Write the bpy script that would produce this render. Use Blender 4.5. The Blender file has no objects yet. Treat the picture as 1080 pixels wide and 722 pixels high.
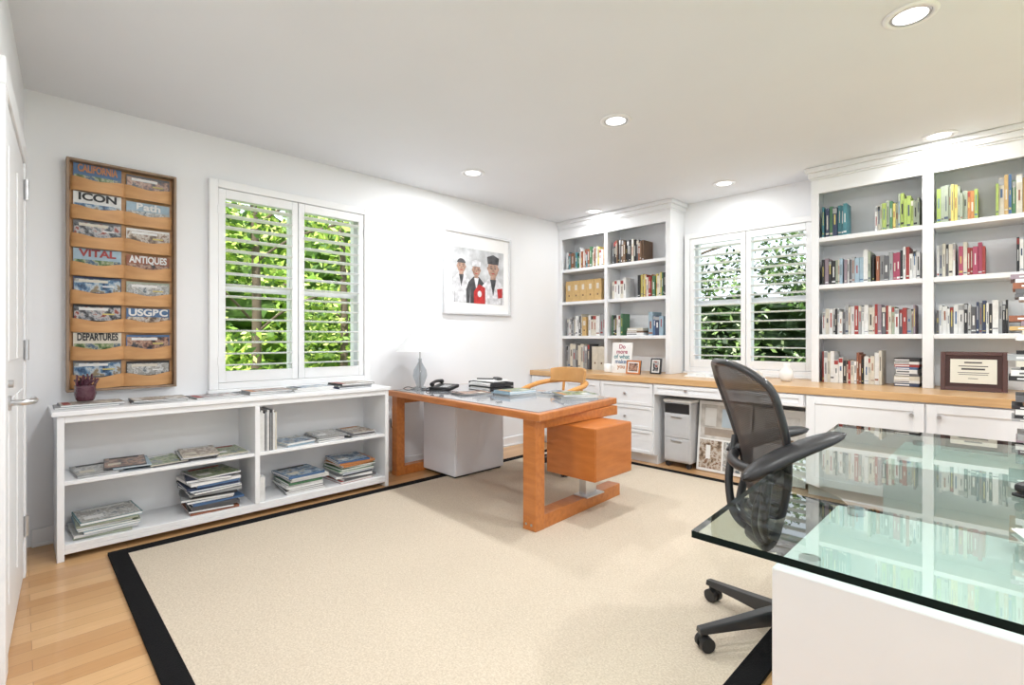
import bpy, math, random
from mathutils import Vector, Matrix
random.seed(7)
scene = bpy.context.scene
COL = scene.collection
rad = math.radians

# ---------------------------------------------------------------- materials
_m = {}
def mat(name, col, rough=0.5, metal=0.0, var=0.04, scale=8.0, bump=0.0, bscale=60.0, coat=0.0, spec=0.5, stretch=None, col2=None, emis=None, sheen=0.0):
    if name in _m: return _m[name]
    m = bpy.data.materials.new(name); m.use_nodes = True
    nt = m.node_tree; b = nt.nodes['Principled BSDF']
    b.inputs['Roughness'].default_value = rough
    b.inputs['Metallic'].default_value = metal
    b.inputs['Coat Weight'].default_value = coat
    b.inputs['Specular IOR Level'].default_value = spec
    tc = nt.nodes.new('ShaderNodeTexCoord'); mp = nt.nodes.new('ShaderNodeMapping')
    nt.links.new(tc.outputs['Object'], mp.inputs['Vector'])
    if stretch: mp.inputs['Scale'].default_value = stretch
    n = nt.nodes.new('ShaderNodeTexNoise'); n.inputs['Scale'].default_value = scale; n.inputs['Detail'].default_value = 4
    nt.links.new(mp.outputs['Vector'], n.inputs['Vector'])
    r = nt.nodes.new('ShaderNodeValToRGB')
    c1 = [max(0, c*(1-var)) for c in col[:3]]+[1]
    c2 = [min(1, c*(1+var)) for c in (col2 or col)[:3]]+[1]
    if col2: c1 = list(col[:3])+[1]; c2 = list(col2[:3])+[1]
    r.color_ramp.elements[0].color = c1; r.color_ramp.elements[0].position = .3
    r.color_ramp.elements[1].color = c2; r.color_ramp.elements[1].position = .7
    nt.links.new(n.outputs['Fac'], r.inputs['Fac']); nt.links.new(r.outputs['Color'], b.inputs['Base Color'])
    if bump > 0:
        n2 = nt.nodes.new('ShaderNodeTexNoise'); n2.inputs['Scale'].default_value = bscale; n2.inputs['Detail'].default_value = 3
        nt.links.new(mp.outputs['Vector'], n2.inputs['Vector'])
        bp = nt.nodes.new('ShaderNodeBump'); bp.inputs['Strength'].default_value = bump; bp.inputs['Distance'].default_value = .01
        nt.links.new(n2.outputs['Fac'], bp.inputs['Height']); nt.links.new(bp.outputs['Normal'], b.inputs['Normal'])
    if emis:
        b.inputs['Emission Color'].default_value = (*emis[:3], 1); b.inputs['Emission Strength'].default_value = emis[3]
    _m[name] = m
    return m

def thin_glass(name, tint, f0=.05, rough=0.0, scale=.95):
    """Schlick reflection over tinted transparency (works from both sides)"""
    m = bpy.data.materials.new(name); m.use_nodes = True
    nt = m.node_tree; nt.nodes.clear()
    o = nt.nodes.new('ShaderNodeOutputMaterial'); mx = nt.nodes.new('ShaderNodeMixShader')
    t = nt.nodes.new('ShaderNodeBsdfTransparent'); t.inputs['Color'].default_value = (*tint, 1)
    g = nt.nodes.new('ShaderNodeBsdfGlossy'); g.inputs['Roughness'].default_value = rough
    lw = nt.nodes.new('ShaderNodeLayerWeight'); lw.inputs['Blend'].default_value = .5
    p = nt.nodes.new('ShaderNodeMath'); p.operation='POWER'; p.inputs[1].default_value=4.2
    a = nt.nodes.new('ShaderNodeMath'); a.operation='MULTIPLY_ADD'; a.inputs[1].default_value=scale; a.inputs[2].default_value=f0; a.use_clamp=True
    nt.links.new(lw.outputs['Facing'], p.inputs[0]); nt.links.new(p.outputs[0], a.inputs[0]); nt.links.new(a.outputs[0], mx.inputs['Fac'])
    nt.links.new(t.outputs[0], mx.inputs[1]); nt.links.new(g.outputs[0], mx.inputs[2]); nt.links.new(mx.outputs[0], o.inputs['Surface'])
    return m

WALL = mat('wall_paint', (.87,.88,.90), .6, var=.01, scale=2, bump=.03, bscale=200)
CEIL = mat('ceiling_paint', (.80,.82,.86), .75, var=.01, scale=2)
TRIM = mat('white_lacquer', (.88,.89,.91), .35, var=.01)
SHUT = mat('shutter_white', (.91,.92,.93), .35, var=.01)
CABW = mat('cabinet_white', (.84,.85,.87), .35, var=.01)
OAK = mat('oak_counter', (.70,.45,.23), .35, scale=3, stretch=(1.5,20,20), col2=(.58,.34,.15), coat=.2)
CHERRY = mat('cherry_wood', (.58,.205,.045), .35, scale=2.5, stretch=(2,14,14), col2=(.45,.14,.028), coat=.3)
CHERRYV = mat('cherry_wood_box', (.56,.185,.038), .4, scale=2, stretch=(3,3,14), col2=(.46,.14,.025), coat=.2)
RACKW = mat('rack_birch', (.64,.36,.16), .45, scale=3, stretch=(10,1,10), col2=(.52,.27,.11))
RACKF = mat('rack_frame_wood', (.34,.235,.16), .5, scale=3, stretch=(10,10,1), col2=(.25,.175,.12))
BLACK = mat('black_plastic', (.02,.02,.022), .4)
BLACKM = mat('black_frame', (.022,.022,.025), .35, coat=.3)
STEEL = mat('brushed_steel', (.62,.62,.63), .28, metal=1.0)
CHROME = mat('chrome', (.8,.8,.8), .1, metal=1.0)
GREYM = mat('cart_metal', (.62,.63,.65), .35, metal=.2)
DTOP = mat('desk_inlay', (.33,.34,.37), .10, coat=.5, var=.03)
PEDW = mat('pedestal_grey_white', (.80,.81,.86), .4, var=.01)
PAPER = mat('paper_white', (.86,.86,.85), .7)
PAPERC = mat('paper_cream', (.80,.77,.70), .7)
DOORW = mat('door_white', (.84,.85,.87), .4, var=.01)
LEATHER = mat('tan_leather', (.60,.33,.12), .45, col2=(.52,.27,.09))
BENT = mat('bentwood_beech', (.72,.36,.10), .35, col2=(.62,.28,.07), stretch=(4,4,20), coat=.3)
GLASS = thin_glass('clear_glass', (.76,.79,.81), f0=.06, scale=.95)
GTOP = thin_glass('desk_glass', (.76,.855,.815), f0=.11, scale=1.0)
GBOT = thin_glass('desk_glass_underside', (.90,.945,.925), f0=.0, scale=.0)
GEDGE = mat('glass_edge_dark', (.003,.010,.009), .45, spec=.12)
SHADE = mat('lamp_shade_white', (.72,.72,.73), .8)
BRANCH = mat('plum_ceramic', (.09,.02,.04), .25, bump=.8, bscale=90, coat=.5)
LENS = mat('downlight_lens', (.9,.9,.9), .5, emis=(1,1,1,2.2))

# carpet
def carpet():
    m = bpy.data.materials.new('wool_carpet'); m.use_nodes = True; nt = m.node_tree; b = nt.nodes['Principled BSDF']
    b.inputs['Roughness'].default_value = .95; b.inputs['Specular IOR Level'].default_value = .1
    tc = nt.nodes.new('ShaderNodeTexCoord')
    n = nt.nodes.new('ShaderNodeTexNoise'); n.inputs['Scale'].default_value = 130; n.inputs['Detail'].default_value = 4; n.inputs['Roughness'].default_value=.75
    n2 = nt.nodes.new('ShaderNodeTexNoise'); n2.inputs['Scale'].default_value = 2.2; n2.inputs['Detail'].default_value=3
    nt.links.new(tc.outputs['Object'], n.inputs['Vector']); nt.links.new(tc.outputs['Object'], n2.inputs['Vector'])
    r = nt.nodes.new('ShaderNodeValToRGB')
    r.color_ramp.elements[0].position=.32; r.color_ramp.elements[0].color=(.545,.455,.35,1)
    r.color_ramp.elements[1].position=.68; r.color_ramp.elements[1].color=(.76,.67,.55,1)
    mx = nt.nodes.new('ShaderNodeMixRGB'); mx.blend_type='MULTIPLY'; mx.inputs['Fac'].default_value=.08
    nt.links.new(n.outputs['Fac'], r.inputs['Fac']); nt.links.new(r.outputs['Color'], mx.inputs[1]); nt.links.new(n2.outputs['Fac'], mx.inputs[2])
    nt.links.new(mx.outputs[0], b.inputs['Base Color'])
    bp = nt.nodes.new('ShaderNodeBump'); bp.inputs['Strength'].default_value=.5; bp.inputs['Distance'].default_value=.006
    nt.links.new(n.outputs['Fac'], bp.inputs['Height']); nt.links.new(bp.outputs['Normal'], b.inputs['Normal'])
    return m
CARPET = carpet()
CARPB = mat('carpet_border_black', (.010,.010,.011), .9, bump=.4, bscale=150, spec=.1)

def planks():
    m = bpy.data.materials.new('oak_floorboards'); m.use_nodes = True; nt = m.node_tree; b = nt.nodes['Principled BSDF']
    b.inputs['Roughness'].default_value=.32; b.inputs['Coat Weight'].default_value=.2
    tc = nt.nodes.new('ShaderNodeTexCoord'); mp = nt.nodes.new('ShaderNodeMapping'); mp.inputs['Rotation'].default_value=(0,0,rad(90))
    nt.links.new(tc.outputs['Object'], mp.inputs['Vector'])
    br = nt.nodes.new('ShaderNodeTexBrick'); br.inputs['Scale'].default_value=1; br.inputs['Brick Width'].default_value=1.1
    br.inputs['Row Height'].default_value=.083; br.inputs['Mortar Size'].default_value=.0009
    br.inputs['Color1'].default_value=(.73,.46,.23,1); br.inputs['Color2'].default_value=(.57,.31,.13,1); br.inputs['Mortar'].default_value=(.36,.19,.09,1)
    br.offset=.37
    nt.links.new(mp.outputs['Vector'], br.inputs['Vector'])
    mp2 = nt.nodes.new('ShaderNodeMapping'); mp2.inputs['Scale'].default_value=(22,1.2,1)
    n = nt.nodes.new('ShaderNodeTexNoise'); n.inputs['Scale'].default_value=4; n.inputs['Detail'].default_value=6
    nt.links.new(tc.outputs['Object'], mp2.inputs['Vector']); nt.links.new(mp2.outputs['Vector'], n.inputs['Vector'])
    r = nt.nodes.new('ShaderNodeValToRGB'); r.color_ramp.elements[0].color=(.78,.72,.66,1); r.color_ramp.elements[1].color=(1,1,1,1)
    nt.links.new(n.outputs['Fac'], r.inputs['Fac'])
    mx = nt.nodes.new('ShaderNodeMixRGB'); mx.blend_type='MULTIPLY'; mx.inputs['Fac'].default_value=.7
    nt.links.new(br.outputs['Color'], mx.inputs[1]); nt.links.new(r.outputs['Color'], mx.inputs[2]); nt.links.new(mx.outputs[0], b.inputs['Base Color'])
    return m
PLANK = planks()

def mesh_fabric():
    m = bpy.data.materials.new('pellicle_mesh'); m.use_nodes=True; nt = m.node_tree; nt.nodes.clear()
    o = nt.nodes.new('ShaderNodeOutputMaterial'); mx = nt.nodes.new('ShaderNodeMixShader')
    t = nt.nodes.new('ShaderNodeBsdfTransparent'); b = nt.nodes.new('ShaderNodeBsdfPrincipled')
    b.inputs['Base Color'].default_value=(.045,.04,.04,1); b.inputs['Roughness'].default_value=.55
    tc = nt.nodes.new('ShaderNodeTexCoord'); w = nt.nodes.new('ShaderNodeTexWave'); w.inputs['Scale'].default_value=45
    w.bands_direction='Z'
    nt.links.new(tc.outputs['Object'], w.inputs['Vector'])
    mr = nt.nodes.new('ShaderNodeMapRange'); mr.inputs['To Min'].default_value=.78; mr.inputs['To Max'].default_value=1.0
    nt.links.new(w.outputs['Fac'], mr.inputs['Value']); nt.links.new(mr.outputs['Result'], mx.inputs['Fac'])
    nt.links.new(t.outputs[0], mx.inputs[1]); nt.links.new(b.outputs[0], mx.inputs[2]); nt.links.new(mx.outputs[0], o.inputs['Surface'])
    return m
PELL = mesh_fabric()

def printed(name, cols, sc=14, seed=0.0):
    """busy printed cover: noise colour patches"""
    m=bpy.data.materials.new(name); m.use_nodes=True; nt=m.node_tree; bs=nt.nodes['Principled BSDF']; bs.inputs['Roughness'].default_value=.3
    tc=nt.nodes.new('ShaderNodeTexCoord'); mp=nt.nodes.new('ShaderNodeMapping'); mp.inputs['Location'].default_value=(seed,seed*.7,seed*1.3)
    n=nt.nodes.new('ShaderNodeTexNoise'); n.inputs['Scale'].default_value=sc; n.inputs['Detail'].default_value=5; n.inputs['Roughness'].default_value=.6
    nt.links.new(tc.outputs['Object'],mp.inputs['Vector']); nt.links.new(mp.outputs['Vector'],n.inputs['Vector'])
    r=nt.nodes.new('ShaderNodeValToRGB'); els=r.color_ramp.elements; k=len(cols)
    els[0].position=.38; els[0].color=(*cols[0],1); els[1].position=.62; els[1].color=(*cols[-1],1)
    for i in range(1,k-1):
        e=els.new(.38+.24*i/(k-1)); e.color=(*cols[i],1)
    nt.links.new(n.outputs['Fac'],r.inputs['Fac']); nt.links.new(r.outputs['Color'],bs.inputs['Base Color']); return m
COVERS=[printed('cover_garden',[(.04,.09,.03),(.15,.24,.08),(.45,.46,.30),(.06,.12,.20)],22,1),
        printed('cover_interior',[(.12,.08,.05),(.38,.28,.20),(.66,.62,.56),(.22,.11,.06)],20,2),
        printed('cover_coast',[(.02,.05,.12),(.09,.20,.34),(.50,.57,.62),(.26,.20,.12)],18,3),
        printed('cover_portrait',[(.03,.03,.035),(.26,.12,.08),(.50,.32,.23),(.05,.05,.06)],20,4),
        printed('cover_city',[(.03,.03,.035),(.18,.19,.21),(.52,.52,.52),(.28,.05,.03)],26,5),
        printed('cover_kitchen',[(.45,.45,.44),(.28,.27,.24),(.68,.68,.67),(.12,.15,.17)],24,6)]

# ---------------------------------------------------------------- helpers
def link(o, parent=None):
    COL.objects.link(o)
    if parent: o.parent = parent
    return o
def group(name, loc=(0,0,0), rz=0.0):
    e = bpy.data.objects.new(name, None); e.empty_display_size=.1
    e.location = loc; e.rotation_euler = (0,0,rad(rz)); COL.objects.link(e); return e
def mesh_obj(name, verts, faces, mats, parent=None, idx=None, smooth=False, loc=(0,0,0), rot=(0,0,0)):
    me = bpy.data.meshes.new(name); me.from_pydata(verts, [], faces)
    for m in (mats if isinstance(mats,(list,tuple)) else [mats]): me.materials.append(m)
    if idx: me.polygons.foreach_set('material_index', idx)
    if smooth: me.polygons.foreach_set('use_smooth', [True]*len(me.polygons))
    me.update()
    o = bpy.data.objects.new(name, me); o.location=loc; o.rotation_euler=rot
    return link(o, parent)
BF = [(0,3,2,1),(4,5,6,7),(0,1,5,4),(1,2,6,5),(2,3,7,6),(3,0,4,7)]
def bv(lo, hi):
    x0,y0,z0=lo; x1,y1,z1=hi
    return [(x0,y0,z0),(x1,y0,z0),(x1,y1,z0),(x0,y1,z0),(x0,y0,z1),(x1,y0,z1),(x1,y1,z1),(x0,y1,z1)]
def bevel(o, w, seg=2):
    if w>0:
        md=o.modifiers.new('bevel','BEVEL'); md.width=w; md.segments=seg; md.limit_method='ANGLE'
def box(name, lo, hi, m, parent=None, b=0.0, seg=2):
    c = Vector([(lo[i]+hi[i])/2 for i in range(3)])
    l = [lo[i]-c[i] for i in range(3)]; h=[hi[i]-c[i] for i in range(3)]
    o = mesh_obj(name, bv(l,h), BF, m, parent, loc=c); bevel(o,b,seg); return o
def rbox(name, c, size, rot, m, parent=None, b=0.0):
    s=[x/2 for x in size]
    o = mesh_obj(name, bv([-s[0],-s[1],-s[2]],s), BF, m, parent, loc=c, rot=rot); bevel(o,b); return o
def multibox(name, boxes, mats, parent=None, b=0.0, loc=(0,0,0), rz=0.0):
    V=[];F=[];I=[]
    for q in boxes:
        lo,hi,mi=q[:3]; v=bv(lo,hi)
        if len(q)>3:
            cx=(lo[0]+hi[0])/2; cy=(lo[1]+hi[1])/2; a=rad(q[3]); ca,sa=math.cos(a),math.sin(a)
            v=[(cx+(x-cx)*ca-(y-cy)*sa, cy+(x-cx)*sa+(y-cy)*ca, z) for x,y,z in v]
        n=len(V); V+=v; F+=[tuple(i+n for i in f) for f in BF]; I+=[mi]*6
    o=mesh_obj(name,V,F,mats,parent,idx=I,loc=loc,rot=(0,0,rad(rz))); bevel(o,b,1); return o
def frame_boxes(axis, t0, t1, a0, a1, z0, z1, w, wt=None, wb=None):
    wt=wt or w; wb=wb or w
    mk=(lambda a,b_,c,d:((t0,a,c),(t1,b_,d),0)) if axis=='x' else (lambda a,b_,c,d:((a,t0,c),(b_,t1,d),0))
    return [mk(a0,a0+w,z0,z1),mk(a1-w,a1,z0,z1),mk(a0+w,a1-w,z1-wt,z1),mk(a0+w,a1-w,z0,z0+wb)]
def prism(name, poly, z0, z1, m, parent=None, b=0.0):
    n=len(poly); V=[(x,y,z0) for x,y in poly]+[(x,y,z1) for x,y in poly]
    F=[tuple(range(n-1,-1,-1)),tuple(range(n,2*n))]+[(i,(i+1)%n,(i+1)%n+n,i+n) for i in range(n)]
    o=mesh_obj(name,V,F,m,parent); bevel(o,b); return o
def lathe(name, prof, m, parent=None, loc=(0,0,0), seg=32, rot=(0,0,0)):
    V=[];F=[]
    for r,z in prof:
        for k in range(seg):
            a=2*math.pi*k/seg; V.append((r*math.cos(a),r*math.sin(a),z))
    for j in range(len(prof)-1):
        for k in range(seg):
            k2=(k+1)%seg; F.append((j*seg+k,j*seg+k2,(j+1)*seg+k2,(j+1)*seg+k))
    return mesh_obj(name,V,F,m,parent,smooth=True,loc=loc,rot=rot)
def cyl(name, loc, r, h, m, parent=None, rot=(0,0,0), seg=24, b=.0):
    o=lathe(name,[(0.0001,-h/2),(r-.0001,-h/2),(r,-h/2+.0001),(r,h/2-.0001),(r-.0001,h/2),(0.0001,h/2)],m,parent,loc,seg,rot)
    for p in o.data.polygons: p.use_smooth = False
    return o
def tube(name, pts, r, m, parent=None, cyclic=False, flat=None, radii=None):
    cu=bpy.data.curves.new(name,'CURVE'); cu.dimensions='3D'; cu.bevel_depth=r; cu.bevel_resolution=4; cu.resolution_u=10; cu.use_fill_caps=True
    sp=cu.splines.new('BEZIER'); sp.bezier_points.add(len(pts)-1)
    for i,p in enumerate(pts):
        bp=sp.bezier_points[i]; bp.co=p; bp.handle_left_type='AUTO'; bp.handle_right_type='AUTO'
        if radii: bp.radius=radii[i]
    sp.use_cyclic_u=cyclic; cu.materials.append(m)
    return link(bpy.data.objects.new(name,cu),parent)
def text(name, body, size, loc, rot, m, parent=None, sx=1.0, off=.02):
    cu=bpy.data.curves.new(name,'FONT'); cu.body=body; cu.size=size; cu.extrude=.0004; cu.align_x='CENTER'; cu.align_y='CENTER'
    cu.offset=size*off
    cu.materials.append(m); o=bpy.data.objects.new(name,cu); o.location=loc; o.rotation_euler=rot; o.scale=(sx,1,1)
    return link(o,parent)

H=2.6; YB=5.01; XR=5.6
# ---------------------------------------------------------------- shell
def wall_with_hole(name, axis, pos, thick, a0, a1, holes, m):
    bx=[]; cuts=sorted(holes); cur=a0
    segs=[]
    for (a,b,z0,z1) in cuts:
        segs.append((cur,a,0,H)); segs.append((a,b,0,z0)); segs.append((a,b,z1,H)); cur=b
    segs.append((cur,a1,0,H))
    for s0,s1,z0,z1 in segs:
        lo_t,hi_t=sorted((pos,pos+thick))
        if axis=='x': bx.append(((lo_t,s0,z0),(hi_t,s1,z1),0))
        else: bx.append(((s0,lo_t,z0),(s1,hi_t,z1),0))
    return multibox(name,bx,[m])
W1=(.985,2.09,.88,2.24)
W2=(1.56,2.66,.90,2.22)
wall_with_hole('wall_left','x',0,-.16,-.6,5.17,[W1],WALL)
wall_with_hole('wall_back','y',YB,.16,0,XR,[W2],WALL)
wall_with_hole('wall_right','x',XR,.16,-.6,5.17,[(.8,4.2,.3,2.3)],WALL)  # hole is an added opening, out of view, for more daylight
nw=box('wall_near',(-.02,-.12,0),(XR+.05,0,H),WALL); nw.location=(0,0,0)
nw.data.transform(Matrix.Translation(( (XR+.03)/2,-.06,H/2))); nw.location=(0,.02,0); nw.rotation_euler=(0,0,rad(-3.1))
box('floor',(-.16,-.7,-.1),(XR+.16,5.17,0),PLANK)
box('ceiling',(-.2,-.7,H),(XR+.2,5.2,H+.15),CEIL)
multibox('baseboard_left',[((0.0,.05,0),(.016,4.2,.10),0),((.016,.05,0),(.028,4.2,.02),0)],[TRIM],b=.003)

multibox('area_rug',[((.53,.425,0),(3.245,4.07,.014),0),
   ((.445,.345,0),(3.33,.425,.0145),1),((.445,4.07,0),(3.33,4.15,.0145),1),((.445,.425,0),(.53,4.07,.0145),1),((3.245,.425,0),(3.33,4.07,.0145),1)],[CARPET,CARPB])

# ---------------------------------------------------------------- door (near wall)
g=group('door_1',(0,.02,0),-3.1)
box('slab',(.5,.001,.01),(1.42,.022,2.05),DOORW,g,.002)
for i,(z0,z1) in enumerate([(.2,.95),(1.1,1.9)]):
    for j,(a,b_) in enumerate([(.6,.92),(1.0,1.32)]):
        box('panel_%d'%(i*2+j),(a,.02,z0),(b_,.027,z1),DOORW,g,.004)
box('casing_hinge_side',(.40,.001,0),(.495,.030,2.055),TRIM,g,.004)
box('casing_latch_side',(1.425,.001,0),(1.52,.030,2.055),TRIM,g,.004)
box('casing_head',(.40,.001,2.055),(1.52,.031,2.15),TRIM,g,.004)
for i,z in enumerate([.26,1.13,1.92]):
    cyl('hinge_%d'%i,(.498,.034,z),.009,.10,STEEL,g)
cyl('handle_rose',(1.36,.028,.95),.028,.012,STEEL,g,rot=(rad(90),0,0))
tube('lever',[(1.36,.03,.95),(1.36,.075,.95),(1.345,.088,.95),(1.25,.088,.95)],.011,STEEL,g)
cyl('deadbolt',(1.36,.03,1.02),.014,.02,STEEL,g,rot=(rad(90),0,0))

# ---------------------------------------------------------------- windows w/ plantation shutters
def shutter_window(name, loc, rz, W, Hh, z0, hole, louv_tilt):
    g=group(name,loc,rz)
    c=.055; d=.045
    multibox('shutter_frame',frame_boxes('y',-d,0,0,W,z0,z0+Hh,c,wb=c*.8),[SHUT],g,b=.004)
    box('sill',(-.01,-.06,z0-.022),(W+.01,0,z0-.001),SHUT,g,.004)
    mid=W/2
    for k,(a,b_) in enumerate([(c+.003,mid-.003),(mid+.003,W-c-.003)]):
        st=.045; zt=z0+Hh-c-.003; zb=z0+c*.8+.003
        tr=.065; br=.08
        multibox('shutter_panel_%d'%k,frame_boxes('y',-.035,-.007,a,b_,zb,zt,st,wt=tr,wb=br),[SHUT],g,b=.003)
        n=int(round((zt-tr-zb-br)/.082)); sp=(zt-tr-zb-br)/n
        V=[];F=[]
        for i in range(n):
            zc=zb+br+sp*(i+.5); t=rad(louv_tilt); prof=[]
            for q in range(12):
                an=2*math.pi*q/12; py=.040*math.cos(an); pz=.0055*math.sin(an)
                prof.append((py*math.cos(t)-pz*math.sin(t), py*math.sin(t)+pz*math.cos(t)))
            s=len(V)
            for X in (a+st,b_-st):
                V+=[(X,-.021+p[0],zc+p[1]) for p in prof]
            for q in range(12):
                q2=(q+1)%12; F.append((s+q,s+q2,s+12+q2,s+12+q))
            F.append(tuple(s+q for q in range(12))); F.append(tuple(s+23-q for q in range(12)))
        mesh_obj('louvers_%d'%k,V,F,SHUT,g)
        for hz in (zb+.15,zt-.15):
            hx = a-.004 if k==0 else b_+.004
            cyl('hinge_%d_%d'%(k,int(hz*100)),(hx,-.046,hz),.005,.06,SHUT,g)
    a,b_,h0,h1=hole
    s=.045
    bx=frame_boxes('y',.06,.12,a,b_,h0,h1,s)+[((a+s,.062,(h0+h1)/2-.03),((a+b_)/2-.03,.11,(h0+h1)/2+.02),0),(((a+b_)/2+.03,.062,(h0+h1)/2-.03),(b_-s,.11,(h0+h1)/2+.02),0),
        (((a+b_)/2-.03,.061,h0+s),((a+b_)/2+.03,.119,h1-s),0)]
    multibox('sash',bx,[TRIM],g)
    return g
shutter_window('window_1',(0,.93,0),90,1.216,1.465,.83,(W1[0]-.93,W1[1]-.93,W1[2],W1[3]),-6)
shutter_window('window_2',(1.5,YB,0),0,1.235,1.43,.847,(W2[0]-1.5,W2[1]-1.5,W2[2],W2[3]),-6)
g=group('added_light_window',(XR,0,0))  # unseen window, added in the right wall to let sky light in
for i,(a,b_,c0,c1) in enumerate([(.8,.88,.3,2.3),(4.12,4.2,.3,2.3),(2.46,2.54,.3,2.3)]):
    box('stile_%d'%i,(.02,a,c0),(.1,b_,c1),TRIM,g)
box('rail_top',(.02,.8,2.22),(.1,4.2,2.3),TRIM,g); box('rail_bottom',(.02,.8,.3),(.1,4.2,.38),TRIM,g)

# ---------------------------------------------------------------- recessed downlights
def downlight(x,y,power,r=.075):
    g=group('recessed_downlight',(x,y,H))
    lathe('trim_ring',[(r,-.001),(r+.003,-.010),(r+.022,-.007),(r+.026,-.001)],TRIM,g,seg=40)
    lathe('baffle',[(r,-.002),(r-.004,-.008),(r-.012,-.006)],STEEL,g,seg=40)
    cyl('lens',(0,0,-.0035),r-.012,.005,LENS,g,seg=40)
    L=bpy.data.lights.new('lamp','AREA'); L.shape='DISK'; L.size=2*(r-.02); L.energy=power; L.color=(.975,.99,1)
    lo=bpy.data.objects.new('lamp',L); lo.location=(0,0,-.010); link(lo,g)
for x,y in [(.69,2.75),(2.12,2.75),(3.62,2.77),(.66,4.53),(2.08,4.56),(3.57,4.55),(2.12,.85),(3.62,.95),(4.95,2.75),(4.95,4.55),(4.95,.95)]:  # front-row and right-hand fittings are unseen, added to brighten the room
    downlight(x,y,5.5 if y>4 else (19.5 if x<1 else 17.5))

# ---------------------------------------------------------------- books
BC={'white':(.76,.76,.75),'cream':(.66,.62,.53),'grey':(.36,.37,.38),'dgrey':(.12,.12,.13),'black':(.022,.022,.025),'red':(.34,.045,.04),
    'pink':(.40,.07,.13),'orange':(.52,.22,.08),'yellow':(.62,.52,.16),'lime':(.36,.46,.12),'green':(.08,.20,.10),'teal':(.07,.23,.27),
    'blue':(.08,.16,.31),'navy':(.04,.055,.11),'brown':(.17,.10,.06),'tan':(.57,.38,.16),'lblue':(.34,.46,.55),'mauve':(.30,.23,.27),'sage':(.36,.40,.31),'rust':(.30,.11,.06)}
BN=list(BC); BM=[mat('book_'+k,BC[k],.5,var=.08,scale=30) for k in BN]+[PAPER]+COVERS
PAGE=len(BN); COV0=PAGE+1
class Books:
    def __init__(s): s.V=[];s.F=[];s.I=[]
    def bx(s,lo,hi,mi,M=None):
        v=bv(lo,hi)
        if M: v=[tuple(M@Vector(p)) for p in v]
        n=len(s.V); s.V+=v; s.F+=[tuple(i+n for i in f) for f in BF]; s.I+=[mi]*6
    def book(s,x,t,h,dp,yf,z,ci,lean=0):
        M=None
        if lean: M=Matrix.Translation((x,0,z))@Matrix.Rotation(lean,4,'Y')@Matrix.Translation((-x,0,-z))
        s.bx((x,yf,z),(x+t,yf+.004,z+h),ci,M)
        s.bx((x,yf+.004,z),(x+.003,yf+dp,z+h),ci,M); s.bx((x+t-.003,yf+.004,z),(x+t,yf+dp,z+h),ci,M)
        s.bx((x+.003,yf+.004,z+.004),(x+t-.003,yf+dp-.004,z+h-.004),PAGE,M)
        r=random.random(); nm=BN[ci]; light=nm in('white','cream','lblue','yellow','lime','sage','grey')
        li=BN.index(random.choice(['black','dgrey','red','blue','rust','navy'])) if light else BN.index(random.choice(['white','cream','white','yellow']))
        if r<.8:
            w=t*random.uniform(.10,.2); za=z+h*random.uniform(.25,.5); zb=z+h*random.uniform(.6,.88)
            s.bx((x+t/2-w,yf-.0008,za),(x+t/2+w,yf,zb),li,M)
        if r>.4: 
            q=random.uniform(.06,.14); s.bx((x+.002,yf-.0008,z+h*q),(x+t-.002,yf,z+h*(q+random.uniform(.015,.07))),li,M)
        if r<.25: s.bx((x+.001,yf-.0006,z+h*.8),(x+t-.001,yf,z+h*.97),BN.index(random.choice(['grey','cream','red','white','black'])),M)
    def row(s,x0,x1,yf,z,pal,h=(.18,.26),t=(.011,.030),dmax=.2):
        x=x0; hb=random.uniform(*h)
        while True:
            tt=random.uniform(*t)
            if x+tt>x1: break
            if random.random()<.35: hb=random.uniform(*h)
            hh=max(h[0],min(h[1],hb+random.uniform(-.015,.015))); ci=BN.index(random.choice(pal))
            s.book(x,tt,hh,random.uniform(.14,dmax),yf+random.uniform(0,.025),z,ci); x+=tt+.001
            if random.random()<.02: x+=.01
        return x
    def boxfile(s,x0,x1,yf,z,h,ci='tan',w=.075):
        x=x0
        while x+w<=x1:
            s.bx((x,yf,z),(x+w-.003,yf+.2,z+h),BN.index(ci))
            s.bx((x+w/2-.018,yf-.0012,z+h*.55),(x+w/2+.016,yf,z+h*.8),BN.index('cream')); s.bx((x+w/2-.01,yf-.0015,z+h*.25),(x+w/2+.008,yf,z+h*.33),BN.index('brown'))
            x+=w
    def flat(s,x0,x1,yf,z,items):
        for (nm,t) in items:
            a=random.uniform(0,.02); s.bx((x0+a,yf,z),(x1-a,yf+.2,z+t),BN.index(nm)); s.bx((x0+a+.004,yf-.0005,z+t*.3),(x0+(x1-x0)*.6,yf,z+t*.65),PAGE if nm!='white' else BN.index('dgrey')); z+=t+.0005
        return z
    def make(s,name,parent=None): return mesh_obj(name,s.V,s.F,BM,parent,idx=s.I)

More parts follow.
